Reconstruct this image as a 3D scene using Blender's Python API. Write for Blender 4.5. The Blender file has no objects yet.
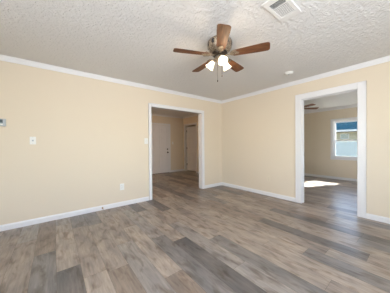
import bpy, bmesh, math, random
from mathutils import Vector, Matrix
random.seed(7)
PI = math.pi
scn = bpy.context.scene
COL = scn.collection

# ------------------------------------------------------------------ camera
F_PX, YAW, PITCH, ROLL = 179.233, 0.66724, -0.009507, -0.008032
CAM = Vector((-3.849, -3.623, 1.177))
fw = Vector((math.sin(YAW)*math.cos(PITCH), math.cos(YAW)*math.cos(PITCH), math.sin(PITCH)))
rt = Vector((math.cos(YAW), -math.sin(YAW), 0)); up = rt.cross(fw)
r2 = rt*math.cos(ROLL)+up*math.sin(ROLL); u2 = -rt*math.sin(ROLL)+up*math.cos(ROLL)
cd = bpy.data.cameras.new('camera'); cam = bpy.data.objects.new('camera', cd); COL.objects.link(cam)
cam.matrix_world = Matrix(((r2.x, u2.x, -fw.x, CAM.x), (r2.y, u2.y, -fw.y, CAM.y), (r2.z, u2.z, -fw.z, CAM.z), (0, 0, 0, 1)))
cd.sensor_width = 36; cd.lens = F_PX/390*36; cd.clip_start = .02
scn.camera = cam

# ------------------------------------------------------------------ light
scn.view_settings.view_transform = 'Standard'; scn.view_settings.look = 'None'
scn.view_settings.exposure = 0.0; scn.view_settings.gamma = 1; scn.view_settings.use_curve_mapping = False
SUN_EL = math.radians(41); HX, HY = -0.931, 0.365            # the sun travels towards -x, +y
w = bpy.data.worlds.new('sky'); scn.world = w; w.use_nodes = True
nt = w.node_tree; bg = nt.nodes['Background']
sky = nt.nodes.new('ShaderNodeTexSky'); sky.sky_type = 'NISHITA'; sky.sun_disc = False
sky.sun_elevation = SUN_EL; sky.sun_rotation = math.atan2(-HX, -HY)
nt.links.new(sky.outputs[0], bg.inputs[0]); bg.inputs[1].default_value = 1.15
def light(name, kind, loc, energy, color, rot=None, direction=None, **kw):
    d = bpy.data.lights.new(name, kind); d.energy = energy; d.color = color
    for k, v in kw.items(): setattr(d, k, v)
    o = bpy.data.objects.new(name, d); COL.objects.link(o); o.location = loc
    if direction is not None: o.rotation_euler = Vector(direction).to_track_quat('-Z', 'Y').to_euler()
    return o
light('sun', 'SUN', (6, -4, 8), 60.0, (1.0, .965, .91), direction=(HX*math.cos(SUN_EL), HY*math.cos(SUN_EL), -math.sin(SUN_EL)), angle=.009)
# added area lamps standing in for light from windows behind and beside the camera
light('daylight_fill', 'AREA', (-3.3, -5.46, 1.45), 80, (.915, .96, 1.03), direction=(.08, 1, .36), shape='RECTANGLE', size=2.4, size_y=1.5, spread=math.radians(140))
light('daylight_fill', 'AREA', (-6.05, -3.2, 1.45), 46, (.915, .96, 1.03), direction=(1, -.12, .18), shape='RECTANGLE', size=1.7, size_y=1.4, spread=math.radians(125))
# added area lamp brightening the bedroom from its unseen second window
light('daylight_fill', 'AREA', (1.9, -4.06, 1.4), 5, (.84, .94, 1.0), direction=(0, 1, -.1), shape='RECTANGLE', size=1.2, size_y=1.2)

# ------------------------------------------------------------------ helpers
def s2l(*c): return tuple(((x/255+.055)/1.055)**2.4 if x > 10 else x/255/12.92 for x in c)
def mat(name, col, rough=.6, metal=0, spec=.5, bump=None, emit=None, estr=1):
    m = bpy.data.materials.new(name); m.use_nodes = True; t = m.node_tree; b = t.nodes['Principled BSDF']
    b.inputs['Base Color'].default_value = (*col, 1); b.inputs['Roughness'].default_value = rough
    b.inputs['Metallic'].default_value = metal; b.inputs['Specular IOR Level'].default_value = spec
    if emit: b.inputs['Emission Color'].default_value = (*emit, 1); b.inputs['Emission Strength'].default_value = estr
    tc = t.nodes.new('ShaderNodeTexCoord'); n = t.nodes.new('ShaderNodeTexNoise')
    n.inputs['Scale'].default_value = (bump[0] if bump else 40); n.inputs['Detail'].default_value = 4
    t.links.new(tc.outputs['Object'], n.inputs['Vector'])
    bp = t.nodes.new('ShaderNodeBump'); bp.inputs['Strength'].default_value = bump[1] if bump else .03
    bp.inputs['Distance'].default_value = bump[2] if bump else .002
    t.links.new(n.outputs['Fac'], bp.inputs['Height']); t.links.new(bp.outputs[0], b.inputs['Normal'])
    return m
def nodes(m): t = m.node_tree; return t, t.nodes['Principled BSDF'], t.nodes, t.links
def ramp(N, stops):
    r = N.new('ShaderNodeValToRGB'); e = r.color_ramp.elements
    while len(e) < len(stops): e.new(.5)
    for k, (p, c) in enumerate(stops): e[k].position = p; e[k].color = (*c, 1)
    return r
WHITE = mat('white_trim_paint', s2l(229, 227, 226), .38)
DOORW = mat('white_door_paint', s2l(226, 222, 220), .42)
PLAST = mat('white_plastic', s2l(232, 230, 224), .4)
CREAM = mat('cream_plastic', s2l(226, 212, 188), .4)
DARK = mat('dark_plastic', s2l(45, 45, 48), .4)
LCD = mat('thermostat_screen', s2l(88, 98, 102), .2)
GREYP = mat('grey_plastic', s2l(178, 182, 184), .45)
BRASS = mat('aged_brass', s2l(150, 112, 66), .3, .9)
NICKEL = mat('dark_bronze_metal', s2l(70, 60, 52), .35, .8)
RUBBER = mat('rubber', s2l(205, 198, 188), .7)
METALW = mat('white_enamelled_metal', s2l(232, 230, 226), .4)
DUCT = mat('duct_shade', s2l(52, 50, 50), .7)
# wall paint: cream, faint roller stipple
WALL = mat('cream_wall_paint', s2l(225, 209, 183), .62, bump=(160, .08, .0015))
t, b, N, L = nodes(WALL)
n = N.new('ShaderNodeTexNoise'); n.inputs['Scale'].default_value = 1.3; n.inputs['Detail'].default_value = 3
r = ramp(N, [(.3, s2l(222, 207, 184)), (.7, s2l(225, 211, 189))]); L.new(n.outputs['Fac'], r.inputs[0]); L.new(r.outputs[0], b.inputs['Base Color'])
# ceiling: sprayed and trowelled texture
CEIL = mat('textured_ceiling_paint', s2l(230, 228, 225), .75)
t, b, N, L = nodes(CEIL)
tc = [x for x in N if x.type == 'TEX_COORD'][0]
n1 = N.new('ShaderNodeTexNoise'); n1.inputs['Scale'].default_value = 22; n1.inputs['Detail'].default_value = 5; n1.inputs['Distortion'].default_value = 1.1
n2 = N.new('ShaderNodeTexVoronoi'); n2.inputs['Scale'].default_value = 30; n2.feature = 'SMOOTH_F1'
rr = ramp(N, [(.42, (0, 0, 0)), (.62, (1, 1, 1))])
for x in (n1, n2): L.new(tc.outputs['Object'], x.inputs['Vector'])
L.new(n1.outputs['Fac'], rr.inputs[0])
mx = N.new('ShaderNodeMath'); mx.operation = 'MULTIPLY_ADD'; mx.inputs[1].default_value = .5
L.new(n2.outputs['Distance'], mx.inputs[0]); L.new(rr.outputs[0], mx.inputs[2])
bp = [x for x in N if x.type == 'BUMP'][0]; bp.inputs['Strength'].default_value = .62; bp.inputs['Distance'].default_value = .008
L.new(mx.outputs[0], bp.inputs['Height'])
# floor planks
PLANK = mat('vinyl_oak_planks', (.3, .25, .2), .34)
t, b, N, L = nodes(PLANK)
tc = [x for x in N if x.type == 'TEX_COORD'][0]
ac = N.new('ShaderNodeAttribute'); ac.attribute_name = 'plank_color'
ar = N.new('ShaderNodeAttribute'); ar.attribute_name = 'plank_shift'
va = N.new('ShaderNodeVectorMath'); va.operation = 'ADD'; L.new(tc.outputs['Object'], va.inputs[0]); L.new(ar.outputs['Vector'], va.inputs[1])
def stretch(sx, sy):
    mp = N.new('ShaderNodeMapping'); mp.inputs['Scale'].default_value = (sx, sy, 1); L.new(va.outputs[0], mp.inputs[0]); return mp
g = N.new('ShaderNodeTexNoise'); g.inputs['Scale'].default_value = 1; g.inputs['Detail'].default_value = 6; g.inputs['Roughness'].default_value = .65
L.new(stretch(55, 4.5).outputs[0], g.inputs['Vector'])
gr = ramp(N, [(.25, (.70, .70, .70)), (.75, (1.25, 1.24, 1.23))]); L.new(g.outputs['Fac'], gr.inputs[0])
k = N.new('ShaderNodeTexNoise'); k.inputs['Scale'].default_value = 1; k.inputs['Detail'].default_value = 5; k.inputs['Distortion'].default_value = .6
L.new(stretch(15, 5).outputs[0], k.inputs['Vector'])
kr = ramp(N, [(.50, (1, 1, 1)), (.72, (.52, .46, .41))]); L.new(k.outputs['Fac'], kr.inputs[0])
q = N.new('ShaderNodeTexNoise'); q.inputs['Scale'].default_value = 1; q.inputs['Detail'].default_value = 2
L.new(stretch(9, 2.6).outputs[0], q.inputs['Vector'])
qr = ramp(N, [(.3, (.78, .80, .83)), (.7, (1.2, 1.17, 1.14))]); L.new(q.outputs['Fac'], qr.inputs[0])
def mul(a, c):
    m_ = N.new('ShaderNodeMixRGB'); m_.blend_type = 'MULTIPLY'; m_.inputs[0].default_value = 1; L.new(a, m_.inputs[1]); L.new(c, m_.inputs[2]); return m_.outputs[0]
c_ = mul(mul(mul(ac.outputs['Color'], gr.outputs[0]), kr.outputs[0]), qr.outputs[0]); L.new(c_, b.inputs['Base Color'])
bp = [x for x in N if x.type == 'BUMP'][0]; bp.inputs['Strength'].default_value = .12; bp.inputs['Distance'].default_value = .001; L.new(g.outputs['Fac'], bp.inputs['Height'])
JOINT = mat('plank_joint', s2l(96, 86, 78), .8)

def walnut(name, c1, c2):
    m = mat(name, c1, .55, spec=.3); t, b, N, L = nodes(m)
    tc = [x for x in N if x.type == 'TEX_COORD'][0]
    mp = N.new('ShaderNodeMapping'); mp.inputs['Scale'].default_value = (6, 60, 20); L.new(tc.outputs['Object'], mp.inputs[0])
    n = N.new('ShaderNodeTexNoise'); n.inputs['Scale'].default_value = 1; n.inputs['Detail'].default_value = 5; L.new(mp.outputs[0], n.inputs['Vector'])
    r = ramp(N, [(.3, c1), (.7, c2)]); L.new(n.outputs['Fac'], r.inputs[0]); L.new(r.outputs[0], b.inputs['Base Color'])
    return m
WALNUT = walnut('walnut_blade_wood', s2l(76, 48, 30), s2l(124, 82, 54))
REDWOOD = walnut('reddish_blade_wood', s2l(92, 52, 30), s2l(136, 84, 52))
# antique motor housing finish: mottled pewter and brown
ANTQ = mat('antique_motor_finish', s2l(150, 132, 112), .35, .55); t, b, N, L = nodes(ANTQ)
n = N.new('ShaderNodeTexNoise'); n.inputs['Scale'].default_value = 26; n.inputs['Detail'].default_value = 3
r = ramp(N, [(.42, s2l(92, 68, 48)), (.56, s2l(180, 166, 146))]); L.new(n.outputs['Fac'], r.inputs[0]); L.new(r.outputs[0], b.inputs['Base Color'])
SHADE = mat('frosted_shade_glass', s2l(250, 240, 220), .4, emit=(1, .84, .60), estr=2.0)
BULB = mat('bulb_glow', s2l(255, 245, 220), .4, emit=(1, .86, .62), estr=6)
# glass: thin pane, clear with a sheen
GLASS = bpy.data.materials.new('window_glass'); GLASS.use_nodes = True
t = GLASS.node_tree; N, L = t.nodes, t.links; N.remove(N['Principled BSDF'])
tr = N.new('ShaderNodeBsdfTransparent'); tr.inputs[0].default_value = (.95, .98, 1, 1); gl = N.new('ShaderNodeBsdfGlossy'); gl.inputs['Roughness'].default_value = .02
ms = N.new('ShaderNodeMixShader'); ms.inputs[0].default_value = .06
L.new(tr.outputs[0], ms.inputs[1]); L.new(gl.outputs[0], ms.inputs[2]); L.new(ms.outputs[0], N['Material Output'].inputs[0])
SCREEN = bpy.data.materials.new('insect_screen_mesh'); SCREEN.use_nodes = True
t = SCREEN.node_tree; N, L = t.nodes, t.links; N.remove(N['Principled BSDF'])
tr = N.new('ShaderNodeBsdfTransparent'); df = N.new('ShaderNodeBsdfTranslucent'); df.inputs[0].default_value = (.10, .125, .135, 1)
ms = N.new('ShaderNodeMixShader'); ms.inputs[0].default_value = .3
L.new(tr.outputs[0], ms.inputs[1]); L.new(df.outputs[0], ms.inputs[2]); L.new(ms.outputs[0], N['Material Output'].inputs[0])
# outside
SHINGLE = mat('blue_roof_shingles', s2l(70, 108, 150), .95, spec=0.0); t, b, N, L = nodes(SHINGLE)
tc = [x for x in N if x.type == 'TEX_COORD'][0]
br = N.new('ShaderNodeTexBrick'); br.inputs['Scale'].default_value = 3; br.inputs['Color1'].default_value = (*s2l(12, 36, 46), 1); br.inputs['Color2'].default_value = (*s2l(22, 46, 58), 1)
br.inputs['Mortar'].default_value = (*s2l(10, 24, 32), 1); mp = N.new('ShaderNodeMapping'); mp.inputs['Rotation'].default_value = (0, 0, PI/2)
L.new(tc.outputs['Object'], mp.inputs[0]); L.new(mp.outputs[0], br.inputs['Vector']); L.new(br.outputs['Color'], b.inputs['Base Color'])
def siding(name, c1, c2):
    m = mat(name, c1, .8, spec=.15); t, b, N, L = nodes(m); tc = [x for x in N if x.type == 'TEX_COORD'][0]
    wv = N.new('ShaderNodeTexWave'); wv.bands_direction = 'Z'; wv.wave_profile = 'SAW'; wv.inputs['Scale'].default_value = 2.5
    L.new(tc.outputs['Object'], wv.inputs['Vector']); r = ramp(N, [(0, c2), (.15, c1)]); L.new(wv.outputs['Fac'], r.inputs[0]); L.new(r.outputs[0], b.inputs['Base Color'])
    return m
SIDEU = siding('tan_siding', s2l(124, 119, 100), s2l(106, 102, 85)); SIDEL = siding('pale_siding', s2l(73, 78, 76), s2l(62, 68, 67))
GROUND = mat('pale_gravel', s2l(120, 122, 116), .9, bump=(20, .4, .02))
EXTW = mat('exterior_sheathing', s2l(190, 184, 172), .8)

class MB:
    def __init__(s): s.bm = bmesh.new(); s.mi = 0
    def _tag(s, fs):
        for f in fs: f.material_index = s.mi
    def box(s, x0, x1, y0, y1, z0, z1, bev=0, M=None):
        x0, x1 = sorted((x0, x1)); y0, y1 = sorted((y0, y1)); z0, z1 = sorted((z0, z1))
        v = [s.bm.verts.new(p) for p in [(x0,y0,z0),(x1,y0,z0),(x1,y1,z0),(x0,y1,z0),(x0,y0,z1),(x1,y0,z1),(x1,y1,z1),(x0,y1,z1)]]
        fs = [s.bm.faces.new([v[i] for i in f]) for f in [(3,2,1,0),(4,5,6,7),(0,1,5,4),(1,2,6,5),(2,3,7,6),(3,0,4,7)]]
        s._tag(fs); vs = v
        if bev:
            es = list({e for f in fs for e in f.edges})
            rr = bmesh.ops.bevel(s.bm, geom=es, offset=bev, segments=2, affect='EDGES', profile=.5); vs = list({x for x in rr['verts']} | {x for x in v if x.is_valid})
            s._tag(rr['faces'])
        if M: bmesh.ops.transform(s.bm, matrix=M, verts=[x for x in vs if x.is_valid])
        return s
    def lathe(s, prof, seg=32, M=None, smooth=True):
        rings = []
        for r_, z in prof:
            rings.append([s.bm.verts.new((r_*math.cos(2*PI*i/seg), r_*math.sin(2*PI*i/seg), z)) for i in range(seg)] if r_ > 1e-6 else [s.bm.verts.new((0, 0, z))])
        fs = []
        for a, c in zip(rings, rings[1:]):
            for i in range(seg):
                j = (i+1) % seg
                if len(a) == 1 and len(c) == 1: continue
                if len(a) == 1: q_ = [a[0], c[j], c[i]]
                elif len(c) == 1: q_ = [a[i], a[j], c[0]]
                else: q_ = [a[i], a[j], c[j], c[i]]
                fs.append(s.bm.faces.new(q_))
        for f in fs: f.smooth = smooth
        s._tag(fs)
        if M: bmesh.ops.transform(s.bm, matrix=M, verts=[v for rg in rings for v in rg])
        return s
    def tube(s, pts, rad, seg=8):
        pts = [Vector(p) for p in pts]; rings = []
        for i, p in enumerate(pts):
            d = (pts[min(i+1, len(pts)-1)]-pts[max(i-1, 0)]).normalized()
            a = d.cross(Vector((0, 0, 1)) if abs(d.z) < .9 else Vector((1, 0, 0))).normalized(); c = d.cross(a)
            r_ = rad[i] if isinstance(rad, (list, tuple)) else rad
            rings.append([s.bm.verts.new(p+a*r_*math.cos(2*PI*k_/seg)+c*r_*math.sin(2*PI*k_/seg)) for k_ in range(seg)])
        fs = []
        for a, c in zip(rings, rings[1:]):
            for i in range(seg): fs.append(s.bm.faces.new([a[i], a[(i+1) % seg], c[(i+1) % seg], c[i]]))
        fs.append(s.bm.faces.new(rings[0][::-1])); fs.append(s.bm.faces.new(rings[-1]))
        for f in fs: f.smooth = True
        s._tag(fs); return s
    def prism(s, poly, z0, z1, M=None):
        a = [s.bm.verts.new((x, y, z0)) for x, y in poly]; c = [s.bm.verts.new((x, y, z1)) for x, y in poly]; n_ = len(poly)
        fs = [s.bm.faces.new(a[::-1]), s.bm.faces.new(c)]+[s.bm.faces.new([a[i], a[(i+1) % n_], c[(i+1) % n_], c[i]]) for i in range(n_)]
        s._tag(fs)
        if M: bmesh.ops.transform(s.bm, matrix=M, verts=a+c)
        return s
    def run(s, prof, p0, p1, inward, z0):
        """profile (out, up) swept from p0 to p1 along a wall; inward = unit vector into the room"""
        rg = []
        for p in (p0, p1): rg.append([s.bm.verts.new((p[0]+inward[0]*o, p[1]+inward[1]*o, z0+u)) for o, u in prof])
        n_ = len(prof); fs = [s.bm.faces.new(rg[0]), s.bm.faces.new(rg[1][::-1])]
        for i in range(n_): fs.append(s.bm.faces.new([rg[0][i], rg[1][i], rg[1][(i+1) % n_], rg[0][(i+1) % n_]]))
        s._tag(fs); return s
    def build(s, name, mats, parent=None, loc=None, rotz=None, label=None):
        bmesh.ops.recalc_face_normals(s.bm, faces=s.bm.faces)
        me = bpy.data.meshes.new(name); s.bm.to_mesh(me); s.bm.free()
        for m in (mats if isinstance(mats, (list, tuple)) else [mats]): me.materials.append(m)
        o = bpy.data.objects.new(name, me); COL.objects.link(o)
        if parent: o.parent = parent
        if loc: o.location = loc
        if rotz: o.rotation_euler.z = rotz
        if label: o['label'] = label
        return o
def thing(name, label, cat, loc=(0, 0, 0), rotz=0, group=None):
    o = bpy.data.objects.new(name, None); COL.objects.link(o); o.empty_display_size = .1
    o.location = loc; o.rotation_euler.z = rotz; o['label'] = label; o['category'] = cat
    if group: o['group'] = group
    return o
def struct(o, label=None, cat=None):
    o['kind'] = 'structure'
    if label: o['label'] = label
    if cat: o['category'] = cat
    return o

# ------------------------------------------------------------------ dimensions
H, HB = 2.44, 2.39                     # ceilings: main room and hall, bedroom
T = .13                                # wall thickness
XW, YF = -6.2, -5.6                    # far ends of the main room, out of view
BX, BY = 3.5, -4.2                     # bedroom far wall and near wall
HX1, HY1 = .79, 3.12                   # hall right wall and back wall
A0, A1, AH = -2.185, -.764, 2.008      # clear opening to the hall (x)
B0, B1, BH = -2.972, -2.142, 2.050     # clear opening to the bedroom (y)
J = .018

# ------------------------------------------------------------------ floor of planks
PW = .187; X0 = -1.412
LT, MD, GY, DK, BR = s2l(174, 161, 149), s2l(163, 150, 139), s2l(139, 134, 130), s2l(117, 112, 109), s2l(147, 133, 121)
LG = s2l(162, 154, 147)
known = {0: (-.84, {-.84: BR, -2.06: DK, -3.28: MD}), -1: (-.54, {-.54: BR, -1.76: MD, -2.978: LT}), -2: (-1.61, {-.39: MD, -1.61: LT, -2.83: GY}),
         -3: (-1.25, {-1.25: LT, -2.47: LT}), -4: (-.7, {-.7: MD, -1.92: LT, -3.14: MD}), -5: (-.765, {.455: DK, -.765: LT, -1.985: GY, -3.205: DK}), -6: (-1.3, {-.08: MD, -1.3: LG, -2.52: LG}),
         -7: (-.53, {-.53: LT, -1.75: DK, -2.97: GY}), -8: (-1.53, {-.31: LG, -1.53: GY, -2.75: LG}), -9: (-1.0, {-1.0: LT, -2.22: BR}),
         -10: (-1.4, {-.2: MD, -1.4: LG, -2.6: GY}), -11: (-.6, {-.6: MD, -1.82: BR}), -12: (-.55, {-.55: MD, -1.77: LT}), -13: (-.3, {-.3: LT, -1.52: DK}),
         -14: (-1.07, {.15: BR, -1.07: GY, -2.3: MD}), -15: (-.62, {-.62: MD, -1.84: LG}), 1: (-1.2, {-1.2: MD, -2.42: LT, -3.64: MD}), 2: (-.7, {-.7: LT, -1.92: MD, -3.14: GY}),
         3: (-1.93, {-.71: MD, -1.93: DK, -3.15: DK}), 4: (-1.5, {-.28: MD, -1.5: BR, -2.72: MD}), 6: (-1.5, {-.28: BR, -1.5: LT, -2.72: GY}), 7: (-.9, {-.9: BR, -2.1: MD})}
SPANS = [(XW, -.0, YF, 0), ]
me_b = bmesh.new(); cl = me_b.loops.layers.float_color.new('plank_color'); sh = me_b.faces.layers.float_vector.new('plank_shift')
def quad(x0, x1, y0, y1, z, mi, c=(0, 0, 0), s_=(0, 0, 0)):
    f = me_b.faces.new([me_b.verts.new((x0, y0, z)), me_b.verts.new((x1, y0, z)), me_b.verts.new((x1, y1, z)), me_b.verts.new((x0, y1, z))])
    f.material_index = mi; f[sh] = s_
    for l in f.loops: l[cl] = (*c, 1)
FX0, FX1, FY0, FY1 = XW-.05, BX+.05, YF-.05, HY1+.05
quad(FX0, FX1, FY0, FY1, -.0012, 1)
rng = random.Random(11)
for rI in range(int((FX0-X0)//PW)-1, int((FX1-X0)//PW)+1):
    xa, xb = X0+rI*PW, X0+(rI+1)*PW; xa, xb = max(xa, FX0), min(xb, FX1)
    if xb <= xa: continue
    ph, tab = known.get(rI, (rng.uniform(0, 1.22), {}))
    y = ph-1.22*6
    while y > FY0-1.22: y -= 1.22
    while y < FY1:
        top = y+1.22
        c = rng.choice([LT, LT, LT, MD, MD, GY, LG, BR, DK])
        for yk, ck in tab.items():
            if abs(yk-top) < .1: c = ck
        v_ = rng.uniform(.86, .94); c = tuple(q_*v_ for q_ in c)
        ya, yb = max(y, FY0), min(top, FY1)
        if yb > ya: quad(xa+.0007, xb-.0007, ya+.0007, yb-.0007, 0, 0, c, (rng.uniform(0, 50), rng.uniform(0, 50), 0))
        y = top
mesh = bpy.data.meshes.new('floor'); me_b.to_mesh(mesh); me_b.free(); mesh.materials.append(PLANK); mesh.materials.append(JOINT)
flo = bpy.data.objects.new('floor', mesh); COL.objects.link(flo); struct(flo, 'grey brown wood-look plank floor running through all the rooms', 'floor')

# ------------------------------------------------------------------ ceilings
struct(MB().box(XW-T, 0, YF-T, 0, H, H+.1).build('ceiling', CEIL), 'white textured ceiling of the main room', 'ceiling')
struct(MB().box(-3.2, 2.5, T, HY1+T, H, H+.1).build('ceiling', CEIL), 'white ceiling of the hall', 'ceiling')
struct(MB().box(T, BX+T, BY-T, 0, HB, HB+.15).build('ceiling', CEIL), 'white ceiling of the bedroom', 'ceiling')
# ------------------------------------------------------------------ walls
ZT = 2.54
def wallm(name, boxes, label):
    m = MB()
    for bx in boxes: m.box(*bx)
    return struct(m.build(name, WALL), label, 'wall')
wallm('wall_left', [(XW-T, A0-J, 0, T, 0, ZT), (A1+J, BX+T, 0, T, 0, ZT), (A0-J, A1+J, 0, T, AH+J, ZT)], 'cream wall with the wide cased opening to the hall')
wallm('wall_right', [(0, T, B1+J, 0, 0, ZT), (0, T, YF-T, B0-J, 0, ZT), (0, T, B0-J, B1+J, BH+J, ZT)], 'cream wall with the cased opening to the bedroom')
# front wall with one wide window, side wall with one window (behind and left of the camera)
wallm('wall_front', [(XW-T, -4.65, YF-T, YF, 0, ZT), (-1.95, T, YF-T, YF, 0, ZT), (-4.65, -1.95, YF-T, YF, 0, .65), (-4.65, -1.95, YF-T, YF, 2.2, ZT)], 'cream wall behind the camera with a wide window')
wallm('wall_side', [(XW-T, XW, YF, -4.1, 0, ZT), (XW-T, XW, -2.3, 0, 0, ZT), (XW-T, XW, -4.1, -2.3, 0, .7), (XW-T, XW, -4.1, -2.3, 2.15, ZT)], 'cream wall to the left of the camera with a window')
# hall
HD0, HD1 = 2.20, 2.98                  # right hall doorway (y)
HHZ = 2.03
wallm('wall_hall_back', [(-3.2, 2.5, HY1, HY1+T, 0, ZT)], 'cream wall at the far end of the hall')
wallm('wall_hall_right', [(HX1, HX1+T, T, HD0-J, 0, ZT), (HX1, HX1+T, HD1+J, HY1, 0, ZT), (HX1, HX1+T, HD0-J, HD1+J, HHZ+J, ZT)], 'cream hall wall with the open white door')
wallm('wall_hall_left', [(-3.2-T, -3.2, T, HY1+T, 0, ZT)], 'cream wall closing the hall on its left')
wallm('wall_closet_right', [(2.5, 2.5+T, T, HY1+T, 0, ZT)], 'cream wall of the dark room beyond the hall door')
# bedroom
W0, W1, WZ0, WZ1 = -2.545, -1.770, .715, 1.925      # rough window opening (y, z) in the far wall
wallm('wall_bedroom_back', [(BX, BX+T, BY-T, W0, 0, ZT), (BX, BX+T, W1, 0, 0, ZT), (BX, BX+T, W0, W1, 0, WZ0), (BX, BX+T, W0, W1, WZ1, ZT)], 'cream bedroom wall with the window')
wallm('wall_bedroom_near', [(T, 1.3, BY-T, BY, 0, ZT), (2.5, BX, BY-T, BY, 0, ZT), (1.3, 2.5, BY-T, BY, 0, .8), (1.3, 2.5, BY-T, BY, 2.0, ZT)], 'cream bedroom wall out of view, with an added window')

# ------------------------------------------------------------------ crown and base
CR = [(0, 0), (.006, 0), (.012, .01), (.024, .045), (.034, .06), (.034, .072), (0, .072)]
CRB = [(0, 0), (.008, 0), (.016, .015), (.034, .06), (.05, .08), (.05, .095), (0, .095)]
BS = [(0, 0), (.016, 0), (.016, .062), (.011, .072), (.008, .082), (0, .082)]
def trim(name, segs, prof, z, label, m=WHITE):
    b_ = MB()
    for p0, p1, inn in segs: b_.run(prof, p0, p1, inn, z)
    return struct(b_.build(name, m), label, 'trim')
zc = H-.072; zb = HB-.095
trim('trim_1', [((XW, 0), (0, 0), (0, -1))], CR, zc, 'white crown moulding above the wall with the hall opening')
trim('trim_2', [((0, 0), (0, YF), (-1, 0))], CR, zc, 'white crown moulding above the wall with the bedroom opening')
trim('trim_3', [((XW, YF), (0, YF), (0, 1)), ((XW, YF), (XW, 0), (1, 0))], CR, zc, 'white crown moulding behind the camera')
trim('trim_4', [((-3.2, HY1), (HX1, HY1), (0, -1)), ((HX1, T), (HX1, HY1), (-1, 0))], CR, zc, 'crown moulding round the hall')
trim('trim_5', [((BX, BY), (BX, 0), (-1, 0)), ((T, 0), (BX, 0), (0, -1)), ((T, BY), (BX, BY), (0, 1))], CRB, zb, 'crown moulding round the bedroom')
CW, CWB = .077, .105
trim('baseboard_left', [((XW, 0), (A0-.005-CW, 0), (0, -1)), ((A1+.005+CW, 0), (0, 0), (0, -1))], BS, 0, 'white baseboard along the wall with the hall opening')
trim('baseboard_right', [((0, 0), (0, B1+CWB), (-1, 0)), ((0, B0-CWB), (0, YF), (-1, 0))], BS, 0, 'white baseboard along the wall with the bedroom opening')
trim('baseboard_front', [((XW, YF), (0, YF), (0, 1)), ((XW, YF), (XW, 0), (1, 0))], BS, 0, 'white baseboard behind the camera')
trim('baseboard_hall', [((.125, HY1), (HX1, HY1), (0, -1)), ((-3.2, HY1), (-.88, HY1), (0, -1)), ((HX1, T), (HX1, HD0-.09), (-1, 0)), ((HX1, HD1+.09), (HX1, HY1), (-1, 0))], BS, 0, 'white baseboard in the hall')
trim('baseboard_bedroom', [((BX, BY), (BX, 0), (-1, 0)), ((T, 0), (BX, 0), (0, -1)), ((T, BY), (BX, BY), (0, 1))], BS, 0, 'white baseboard in the bedroom')

# ------------------------------------------------------------------ cased openings
def casing_y(m, yf, side, x0, x1, z, cw, d=.017):
    """casing on a wall whose face is y=yf; side = -1/+1 the way it projects"""
    a, c = (yf, yf+side*d); r_ = .005
    m.box(x0-r_-cw, x0-r_, a, c, 0, z+r_+cw, .004); m.box(x1+r_, x1+r_+cw, a, c, 0, z+r_+cw, .004); m.box(x0-r_, x1+r_, a, c, z+r_, z+r_+cw, .004)
    # back band bead
    m.box(x0-r_-cw, x0-r_-cw+.016, a, yf+side*(d+.006), 0, z+r_+cw, .003); m.box(x1+r_+cw-.016, x1+r_+cw, a, yf+side*(d+.006), 0, z+r_+cw, .003)
    m.box(x0-r_-cw, x1+r_+cw, a, yf+side*(d+.006), z+r_+cw-.016, z+r_+cw, .003)
def casing_x(m, xf, side, y0, y1, z, cw, d=.017):
    a, c = (xf, xf+side*d); r_ = .005
    m.box(a, c, y0-r_-cw, y0-r_, 0, z+r_+cw, .004); m.box(a, c, y1+r_, y1+r_+cw, 0, z+r_+cw, .004); m.box(a, c, y0-r_, y1+r_, z+r_, z+r_+cw, .004)
    m.box(a, xf+side*(d+.006), y0-r_-cw, y0-r_-cw+.016, 0, z+r_+cw, .003); m.box(a, xf+side*(d+.006), y1+r_+cw-.016, y1+r_+cw, 0, z+r_+cw, .003)
    m.box(a, xf+side*(d+.006), y0-r_-cw, y1+r_+cw, z+r_+cw-.016, z+r_+cw, .003)
m = MB()
m.box(A0-J, A0, -.001, T+.001, 0, AH); m.box(A1, A1+J, -.001, T+.001, 0, AH); m.box(A0-J, A1+J, -.001, T+.001, AH, AH+J)
casing_y(m, 0, -1, A0, A1, AH, CW-.01); casing_y(m, T, 1, A0, A1, AH, CW-.01)
struct(m.build('trim_6', WHITE), 'white casing and jambs around the wide hall opening', 'door frame')
m = MB()
m.box(-.001, T+.001, B0-J, B0, 0, BH); m.box(-.001, T+.001, B1, B1+J, 0, BH); m.box(-.001, T+.001, B0-J, B1+J, BH, BH+J)
m.box(.055, .09, B1-.011, B1, 0, BH-.011, .002); m.box(.055, .09, B0, B0+.011, 0, BH-.011, .002); m.box(.055, .09, B0, B1, BH-.011, BH, .002)   # door stop strips
casing_x(m, 0, -1, B0, B1, BH, CWB-.003); casing_x(m, T, 1, B0, B1, BH, .08)
o = struct(m.build('trim_7', WHITE), 'white casing and jambs around the bedroom opening', 'door frame')
MB().box(.093, .121, B1-.0025, B1, .935, .995, .001).build('strike_plate', NICKEL, o)

# ------------------------------------------------------------------ six-panel doors
def door_leaf(w_, h_, dep=.035):
    """leaf in local x 0..w, y 0..dep (front at y=0), z 0..h, panels recessed both sides"""
    m = MB(); st = .105; mid = .09; cx = w_/2
    m.box(0, st, 0, dep, 0, h_, .002); m.box(w_-st, w_, 0, dep, 0, h_, .002)
    rails = [(0, .22), (.80, .98), (1.56, 1.66), (h_-.11, h_)]
    for a, c in rails: m.box(st, w_-st, 0, dep, a, c)
    for (a, c) in ((.22, .80), (.98, 1.56), (1.66, h_-.11)):
        m.box(cx-mid/2, cx+mid/2, 0, dep, a, c)
        for (p, q_) in ((st, cx-mid/2), (cx+mid/2, w_-st)):
            m.box(p, q_, .014, dep-.014, a, c)
            m.box(p+.028, q_-.028, .004, dep-.004, a+.028, c-.028, .008)
    return m
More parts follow.
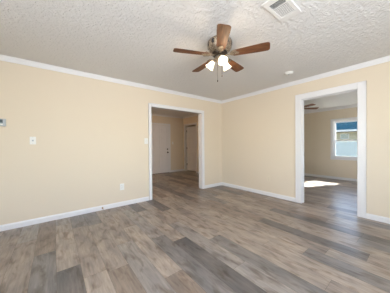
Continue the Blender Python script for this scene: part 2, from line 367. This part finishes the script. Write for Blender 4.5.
# left hall door, closed, in the back wall
D0, D1 = -.79, .025
root = bpy.data.objects.new('door_1', None); COL.objects.link(root); root.location = (D0, HY1, 0)
struct(root, 'closed white six-panel door with deadbolt at the far end of the hall', 'door')
door_leaf(D1-D0, 1.99).build('door_leaf', DOORW, root, loc=(0, -.024, .012))
m = MB(); r_ = .07
m.box(-.012-r_, -.004, -.03, 0, 0, 2.012+r_, .004); m.box(D1-D0+.004, D1-D0+.012+r_, -.03, 0, 0, 2.012+r_, .004); m.box(-.004, D1-D0+.004, -.03, 0, 2.012, 2.012+r_, .004)
m.build('door_frame', WHITE, root)
ky = D1-D0-.07
RX = Matrix.Rotation(PI/2, 4, 'X')
def knob_prof(): return [(0, .062), (.016, .061), (.026, .052), (.028, .042), (.022, .032), (.011, .026), (.011, .010), (.030, .007), (.032, 0)]
MB().lathe(knob_prof(), 20).build('door_knob', NICKEL, root, loc=(ky, -.025, .865)).rotation_euler.x = PI/2
MB().lathe([(0, .026), (.018, .025), (.022, .02), (.022, .006), (.030, .004), (.031, 0)], 20).build('deadbolt', NICKEL, root, loc=(ky, -.025, 1.0)).rotation_euler.x = PI/2
MB().box(0, D1-D0, -.02, 0, 0, .012, .003).build('threshold', NICKEL, root)
# right hall door, ajar, swung into the dark room beyond (hinges at the far side)
root = bpy.data.objects.new('door_2', None); COL.objects.link(root); root.location = (HX1, HD1, 0)
struct(root, 'white six-panel hall door standing ajar', 'door')
m = MB(); hw = HD1-HD0
m.box(-.001, T+.001, 0, J, 0, HHZ); m.box(-.001, T+.001, -hw-J, -hw, 0, HHZ); m.box(-.001, T+.001, -hw-J, J, HHZ, HHZ+J)
for s_, xf in ((-1, 0), (1, T)):
    m.box(xf, xf+s_*.017, .005, .07, 0, HHZ+.07, .004); m.box(xf, xf+s_*.017, -hw-.07, -hw-.005, 0, HHZ+.07, .004); m.box(xf, xf+s_*.017, -hw-.005, .005, HHZ+.005, HHZ+.07, .004)
m.build('door_frame', WHITE, root)
lf = door_leaf(hw-.008, 1.975).build('door_leaf', DOORW, root, loc=(.10, -.004, .022)); lf.rotation_euler.z = -PI/2+math.radians(22)
for hz in (.30, 1.03, 1.79):
    MB().box(-.006, .012, -.016, -.002, hz-.045, hz+.045, .002).build('hinge', NICKEL, root, loc=(.085, -.004, 0))

# ------------------------------------------------------------------ windows
def window_x(name, xin, y0, y1, z0, z1, label, out=1, wall=T, screen=True, cas=.07):
    """double-hung window in a wall facing -x*out; xin = room face of the wall"""
    root = bpy.data.objects.new(name, None); COL.objects.link(root); root.location = (xin, (y0+y1)/2, z0); struct(root, label, 'window')
    hw, h = (y1-y0)/2, z1-z0; s = out
    m = MB()
    for a, c, e, g_ in ((-hw-cas, -hw, -cas, h+cas), (hw, hw+cas, -cas, h+cas)): m.box(-s*.017, 0, a, c, e, g_, .004)
    m.box(-s*.017, 0, -hw, hw, h, h+cas, .004); m.box(-s*.017, 0, -hw, hw, -cas, 0, .004)
    m.build('window_casing', WHITE, root)
    m = MB(); f = .018
    m.box(0, s*wall, -hw, -hw+f, 0, h); m.box(0, s*wall, hw-f, hw, 0, h); m.box(0, s*wall, -hw, hw, h-f, h); m.box(0, s*wall, -hw, hw, 0, f)
    m.build('window_frame', WHITE, root)
    mid = h*.46
    def sash(nm, za, zb_, xo, rail):
        m = MB(); g_ = .038
        m.box(s*xo, s*(xo+.028), -hw+f, -hw+f+g_, za, zb_, .003); m.box(s*xo, s*(xo+.028), hw-f-g_, hw-f, za, zb_, .003)
        m.box(s*xo, s*(xo+.028), -hw+f+g_, hw-f-g_, zb_-g_, zb_, .003); m.box(s*xo, s*(xo+.028), -hw+f+g_, hw-f-g_, za, za+g_, .003)
        o = m.build(nm, WHITE, root)
        MB().box(s*(xo+.012), s*(xo+.015), -hw+f+g_-.004, hw-f-g_+.004, za+g_-.004, zb_-g_+.004).build('pane', GLASS, o)
    sash('lower_sash', f, mid+.02, .04, 0); sash('upper_sash', mid-.02, h-f, .072, 0)
    if screen:
        m = MB(); v = [m.bm.verts.new(p) for p in ((s*.112, -hw+f, f), (s*.112, hw-f, f), (s*.112, hw-f, mid), (s*.112, -hw+f, mid))]; m.bm.faces.new(v)
        m.build('insect_screen', SCREEN, root)
    return root
window_x('window_1', BX, W0, W1, WZ0, WZ1, 'white double-hung bedroom window looking out on a blue roof')
window_x('window_2', XW, -4.1, -2.3, .7, 2.15, 'white window left of the camera', out=-1, screen=False)
def window_y(name, yin, x0, x1, z0, z1, label):
    r = window_x(name, 0, x0, x1, z0, z1, label, out=1, screen=False)
    r.location = ((x0+x1)/2, yin, z0); r.rotation_euler.z = -PI/2; return r
window_y('window_3', YF, -4.65, -1.95, .65, 2.2, 'wide white window behind the camera')
window_y('added_window', BY, 1.3, 2.5, .8, 2.0, 'white window added in the unseen bedroom wall')  # unseen window, added as a source for the bedroom light

# ------------------------------------------------------------------ outside
m = MB(); v = [m.bm.verts.new(p) for p in ((-30, -30, -.35), (60, -30, -.35), (60, 40, -.35), (-30, 40, -.35))]; m.bm.faces.new(v)
struct(m.build('ground', GROUND), 'pale ground outside the bedroom window', 'ground')
struct(MB().box(XW-.7, T+.0, YF-.9, YF-T-.01, 2.56, 2.66).build('added_sun_shield', EXTW), 'added slab outside the wide window, shading it from the sun', 'roof')  # unseen slab, added to keep direct sun off the main room floor
nb = thing('neighbour_house', 'pale house with blue shingled roof seen through the bedroom window', 'house', (11.0, -1.0, -.35))
MB().box(0, 7, -7, 7, 0, 1.62).build('lower_wall', SIDEL, nb)
MB().box(0, 7, -7, 7, 1.62, 2.28).build('upper_wall', SIDEU, nb)
m = MB(); m.prism([(-.45, 2.28), (-.45, 2.40), (3.5, 4.0), (7.45, 2.40), (7.45, 2.28), (3.5, 3.85)], -7.4, 7.4, Matrix(((1,0,0,0),(0,0,1,0),(0,1,0,0),(0,0,0,1))))
m.build('roof', SHINGLE, nb)
MB().box(-.5, -.45, -7.4, 7.4, 2.28, 2.40).build('fascia', mat('grey_fascia_paint', s2l(150, 150, 146), .8, spec=.1), nb)  # fascia in one even grey
FRM = mat('grey_window_paint', s2l(140, 142, 138), .8, spec=.1)  # one even grey for window frame and boards
wn = MB().box(-.03, 0, .28, .32, 1.82, 2.18).box(-.03, 0, .68, .72, 1.82, 2.18).box(-.03, 0, .28, .72, 2.14, 2.18).box(-.03, 0, .28, .72, 1.82, 1.86).build('window', FRM, nb)
MB().box(-.01, .0, .32, .68, 1.86, 2.14).build('pane', mat('dark_green_pane', s2l(70, 86, 80), .3), wn)
for yy in (-.55, 1.35, 2.4):
    MB().box(-.03, 0, yy, yy+.1, 1.62, 2.25).build('trim_board', FRM, nb)

# ------------------------------------------------------------------ ceiling fans
def make_fan(name, label, loc, blade_r, phase, wood, ceil_drop, lit=True, arms=(203, 83, -37), k=1.0):
    """origin on the ceiling; z down is negative"""
    root = thing(name, label, 'ceiling fan', loc, 0, None)
    bz = -ceil_drop
    m = MB(); m.lathe([(0, 0), (.135, 0), (.146, -.012), (.148, -.05), (.142, -.085), (.122, -.118), (.095, -.135), (0, -.137)], 40)
    hs = m.build('motor_housing', ANTQ, root)
    for i in range(10):
        m = MB(); a = 2*PI*i/10+.2; M = Matrix.Rotation(a, 4, 'Z') @ Matrix.Translation((.1455, 0, -.052))
        m.prism([(-.004, -.013), (.004, -.013), (.004, .013), (-.004, .013)], -.022, .022, M)
        m.build('vent_slot', DARK, hs)
    m = MB(); m.lathe([(0, -.137), (.088, -.137), (.094, -.150), (.090, -.170), (.070, -.182), (0, -.183)], 32); m.build('flywheel', NICKEL, root)
    m = MB(); m.lathe([(0, -.183), (.05, -.183), (.058, -.20), (.058, -.225), (.045, -.245), (.02, -.252), (0, -.254)], 28); m.build('light_fitter', ANTQ, root)
    for i in range(5):
        a = phase+i*2*PI/5
        # decorative blade iron: neck, two loops and a plate
        m = MB(); z = bz+.006
        m.prism([(.075, -.014), (.12, -.010), (.135, -.032), (.165, -.040), (.20, -.034), (.225, -.016), (.232, 0), (.225, .016), (.20, .034), (.165, .040), (.135, .032), (.12, .010), (.075, .014)], z-.014, z-.008)
        m.tube([(.125, -.012, z-.008), (.15, -.045, z-.004), (.19, -.052, z-.008), (.205, -.030, z-.010)], .005, 6)
        m.tube([(.125, .012, z-.008), (.15, .045, z-.004), (.19, .052, z-.008), (.205, .030, z-.010)], .005, 6)
        for sx, sy in ((.17, -.02), (.17, .02), (.21, 0)): m.lathe([(0, z-.018), (.006, z-.017), (.007, z-.014)], 8, Matrix.Translation((sx, sy, 0)))
        o = m.build('blade_iron', ANTQ, root); o.rotation_euler.z = a
        m = MB(); r0, r1 = .150, blade_r; pts = []
        w0, w1 = .048, .066
        for x, yv in ((r0, -w0*.6), (r0+.015, -w0), (r1-.10, -w1), (r1-.022, -w1), (r1-.006, -w1+.012), (r1, -w1+.03)): pts.append((x, yv))
        pts += [(x, -y_) for x, y_ in reversed(pts)]
        m.prism(pts, -.003, .003)
        o = m.build('blade', wood, root, loc=(0, 0, bz)); o.rotation_euler = (math.radians(-11), 0, a)
    ca = YAW
    for ang in arms:
        a = math.radians(ang)
        # image right = rt, towards camera = -forward
        d = Vector((math.cos(YAW)*math.cos(a)-math.sin(YAW)*math.sin(a), -math.sin(YAW)*math.cos(a)-math.cos(YAW)*math.sin(a), 0))
        p0 = Vector((0, 0, -.215)); p1 = d*.045+Vector((0, 0, -.212)); p2 = d*.075+Vector((0, 0, -.222))
        m = MB(); m.tube([p0, p1, p2], .010, 8)
        tilt = (d*.62+Vector((0, 0, -.78))).normalized(); qt = Vector((0, 0, 1)).rotation_difference(tilt).to_matrix().to_4x4()
        m.lathe([(0, -.004), (.022, -.002), (.025, .012), (.023, .022)], 20, Matrix.Translation(p2-tilt*.008) @ qt)
        arm = m.build('lamp_arm', ANTQ, root)
        prof = [(.021, .016), (.027, .028), (.034, .046), (.039, .066), (.045, .086), (.056, .104), (.054, .105), (.043, .088), (.037, .067), (.032, .047), (.024, .029), (.018, .018)]
        m = MB(); m.lathe(prof, 28, Matrix.Translation(p2-tilt*.004) @ qt); m.build('lamp_shade', SHADE if lit else PLAST, root)
        m = MB(); m.lathe([(0, .02), (.012, .024), (.014, .04), (.024, .062), (.024, .076), (.014, .09), (0, .094)], 16, Matrix.Translation(p2-tilt*.004) @ qt); m.build('bulb', BULB if lit else PLAST, root)
        if lit:
            l = light('bulb_light', 'POINT', Vector(loc)+p2+tilt*.125, 3.0, (1, .76, .50), shadow_soft_size=.03)
    for sx, ln in ((-.028, .23), (.026, .17)):
        c = Vector((rt.x*sx, rt.y*sx, 0))
        m = MB(); m.tube([c+Vector((0, 0, -.24)), c+Vector((0, 0, -.24-ln))], .0016, 6)
        m.lathe([(0, .0), (.004, .002), (.006, .012), (.004, .024), (0, .027)], 10, Matrix.Translation(c+Vector((0, 0, -.24-ln-.026))))
        m.build('pull_chain', NICKEL, root)
    return root
make_fan('ceiling_fan', 'walnut five-blade ceiling fan with three lit glass shades in the main room', (-2.240, -2.085, H), .568, -2.302, WALNUT, .175)
make_fan('ceiling_fan', 'reddish-brown ceiling fan glimpsed through the opening to the bedroom', (1.80, -1.30, HB), .62, math.radians(-43), REDWOOD, .17, lit=False)

# ------------------------------------------------------------------ ceiling register
vx, vy = -2.172, -2.815
root = thing('ceiling_vent', 'white rectangular louvred air vent in the ceiling, at the top of the picture', 'vent', (vx, vy, H))
m = MB(); a, c, ia, ic = .187, .096, .118, .062
for bx in ((-a, -ia, -c, c), (ia, a, -c, c), (-ia, ia, -c, -ic), (-ia, ia, ic, c)): m.box(*bx, -.009, 0, .003)
m.build('frame', METALW, root)
MB().box(-ia, ia, -ic, ic, -.001, 0).build('duct_shade_sheet', DUCT, root)  # dark sheet standing in for the shade inside the duct
def slats(nm, xs, tilt, w_):
    m = MB()
    for x in xs: m.box(-w_/2, w_/2, -ic, ic, -.0006, .0006, M=Matrix.Translation((x, 0, -.007)) @ Matrix.Rotation(tilt, 4, 'Y'))
    o = m.build(nm, METALW, root); return o
slats('louver', [-ia+.012+.0125*i for i in range(5)], math.radians(-52), .010)
slats('louver', [-ia+.078+.0182*i for i in range(9)], math.radians(12), .0092)
MB().box(-ia+.064, -ia+.068, -ic, ic, -.010, -.001).build('divider', METALW, root)
# ------------------------------------------------------------------ smoke detector
root = thing('smoke_detector', 'round white smoke detector on the ceiling of the main room', 'smoke detector', (-.572, -2.160, H))
m = MB(); m.lathe([(0, 0), (.070, 0), (.071, -.010), (.066, -.014)], 36); m.build('base', PLAST, root)
m = MB(); m.lathe([(.066, -.012), (.064, -.026), (.052, -.036), (.024, -.040), (.022, -.037), (0, -.037)], 36); m.build('cover', PLAST, root)
m = MB(); m.lathe([(0, -.0375), (.012, -.0375), (.013, -.042), (0, -.043)], 16, Matrix.Translation((-.005, 0, 0))); m.build('test_button', GREYP, root)
root = thing('smoke_detector', 'small round smoke detector on the hall ceiling', 'smoke detector', (-.31, 1.95, H))
m = MB(); m.lathe([(0, 0), (.062, 0), (.064, -.012), (.055, -.032), (.02, -.038), (0, -.038)], 28); m.build('cover', PLAST, root)

root = thing('hall_fill_lamp', 'round flush ceiling light added out of view to warm the hall', 'ceiling light', (-2.3, 1.5, H))  # unseen fixture, added to give the hall warm light
m = MB(); m.lathe([(0, 0), (.15, 0), (.152, -.02), (.14, -.024)], 32); m.build('base', NICKEL, root)
m = MB(); m.lathe([(.138, -.02), (.13, -.05), (.09, -.085), (.03, -.1), (0, -.102)], 32); m.build('lamp_shade', SHADE, root)
light('bulb_light', 'POINT', (-2.3, 1.5, H-.2), 23, (1, .70, .40), shadow_soft_size=.08)  # added warm lamp below the unseen hall fixture
# ------------------------------------------------------------------ wall plates
def plate(name, label, cat, loc, rotz, kind, m_=PLAST, w_=.070, h_=.115, gangs=1):
    """local: face towards -y, on the wall at y=0"""
    root = thing(name, label, cat, loc, rotz)
    MB().box(-w_/2, w_/2, -.006, 0, -h_/2, h_/2, .002).build('cover_plate', m_, root)
    for g_ in range(gangs):
        x = (g_-(gangs-1)/2)*.046
        if kind == 'switch':
            MB().box(x-.005, x+.005, -.0065, -.005, -.012, .012).build('switch_slot', GREYP, root)
            MB().box(-.004, .004, -.014, 0, -.009, .004, .001, M=Matrix.Rotation(.5, 4, 'X')).build('toggle', m_, root, loc=(x, -.005, .002))
        elif kind == 'jack':
            MB().box(-.010, .010, -.0085, -.005, -.011, .011, .001).build('jack', GREYP, root)
        else:
            for zz in (-.0195, .0195):
                o = MB().box(-.0165, .0165, -.008, -.005, zz-.014, zz+.014, .003).build('receptacle', m_, root)
                m = MB()
                for sx in (-.0065, .0065): m.box(sx-.0012, sx+.0012, -.0084, -.0078, zz-.002, zz+.008)
                m.box(-.0025, .0025, -.0084, -.0078, zz-.010, zz-.005); m.build('slots', DARK, o)
        if kind != 'jack' or True:
            for zz in ((-.042, .042) if kind != 'outlet' else (0,)):
                m = MB(); m.lathe([(0, .0008), (.0025, .0006), (.003, 0)], 10, Matrix.Translation((x, -.006, zz)) @ Matrix.Rotation(PI/2, 4, 'X')); m.build('screw', GREYP, root)
    return root
plate('wall_jack_plate', 'small white wall plate on the left wall, beside the thermostat', 'wall plate', (-4.095, 0, 1.260), 0, 'jack')
plate('light_switch', 'white light switch on the left wall, just left of the wide hall opening', 'light switch', (-2.312, 0, 1.265), 0, 'switch', PLAST, w_=.080, h_=.120)
plate('wall_outlet', 'white wall outlet low on the left wall beside the hall opening', 'outlet', (-2.814, 0, .370), 0, 'outlet', w_=.08, h_=.125)
plate('wall_outlet', 'cream wall outlet low on the wall between the corner and the bedroom opening', 'outlet', (0, -1.450, .388), -PI/2, 'outlet', CREAM, w_=.08, h_=.12)
plate('light_switch', 'light switch on the hall end wall, right of the closed door', 'light switch', (.226, HY1, 1.26), 0, 'switch', PLAST)
# thermostat
root = thing('thermostat', 'light grey wall thermostat at the left edge of the picture', 'thermostat', (-4.442, 0, 1.508))
MB().box(-.072, .072, -.028, 0, -.052, .052, .006).build('case', GREYP, root)
MB().box(-.05, .042, -.0295, -.027, -.005, .040, .001).build('screen', LCD, root)
for i in range(3):
    MB().box(-.045+i*.032, -.022+i*.032, -.031, -.027, -.036, -.022, .002).build('button', PLAST, root)
# door stop
root = thing('door_stop', 'small spring door stop on the baseboard under the left wall', 'door stop', (-3.165, -.016, .040))
m = MB()
m.lathe([(0, .006), (.010, .005), (.014, 0)], 14, Matrix.Rotation(PI/2, 4, 'X')); m.build('mounting_plate', BRASS, root)
m = MB(); pts = [(.0065*math.cos(i*.8), -.005-i*.0011, .0065*math.sin(i*.8)) for i in range(56)]; m.tube(pts, .0016, 5); m.build('spring', BRASS, root)
m = MB(); m.lathe([(0, 0), (.009, 0), (.010, .004), (.009, .014), (0, .016)], 14, Matrix.Translation((0, -.066, 0)) @ Matrix.Rotation(PI/2, 4, 'X')); m.build('rubber_tip', RUBBER, root)
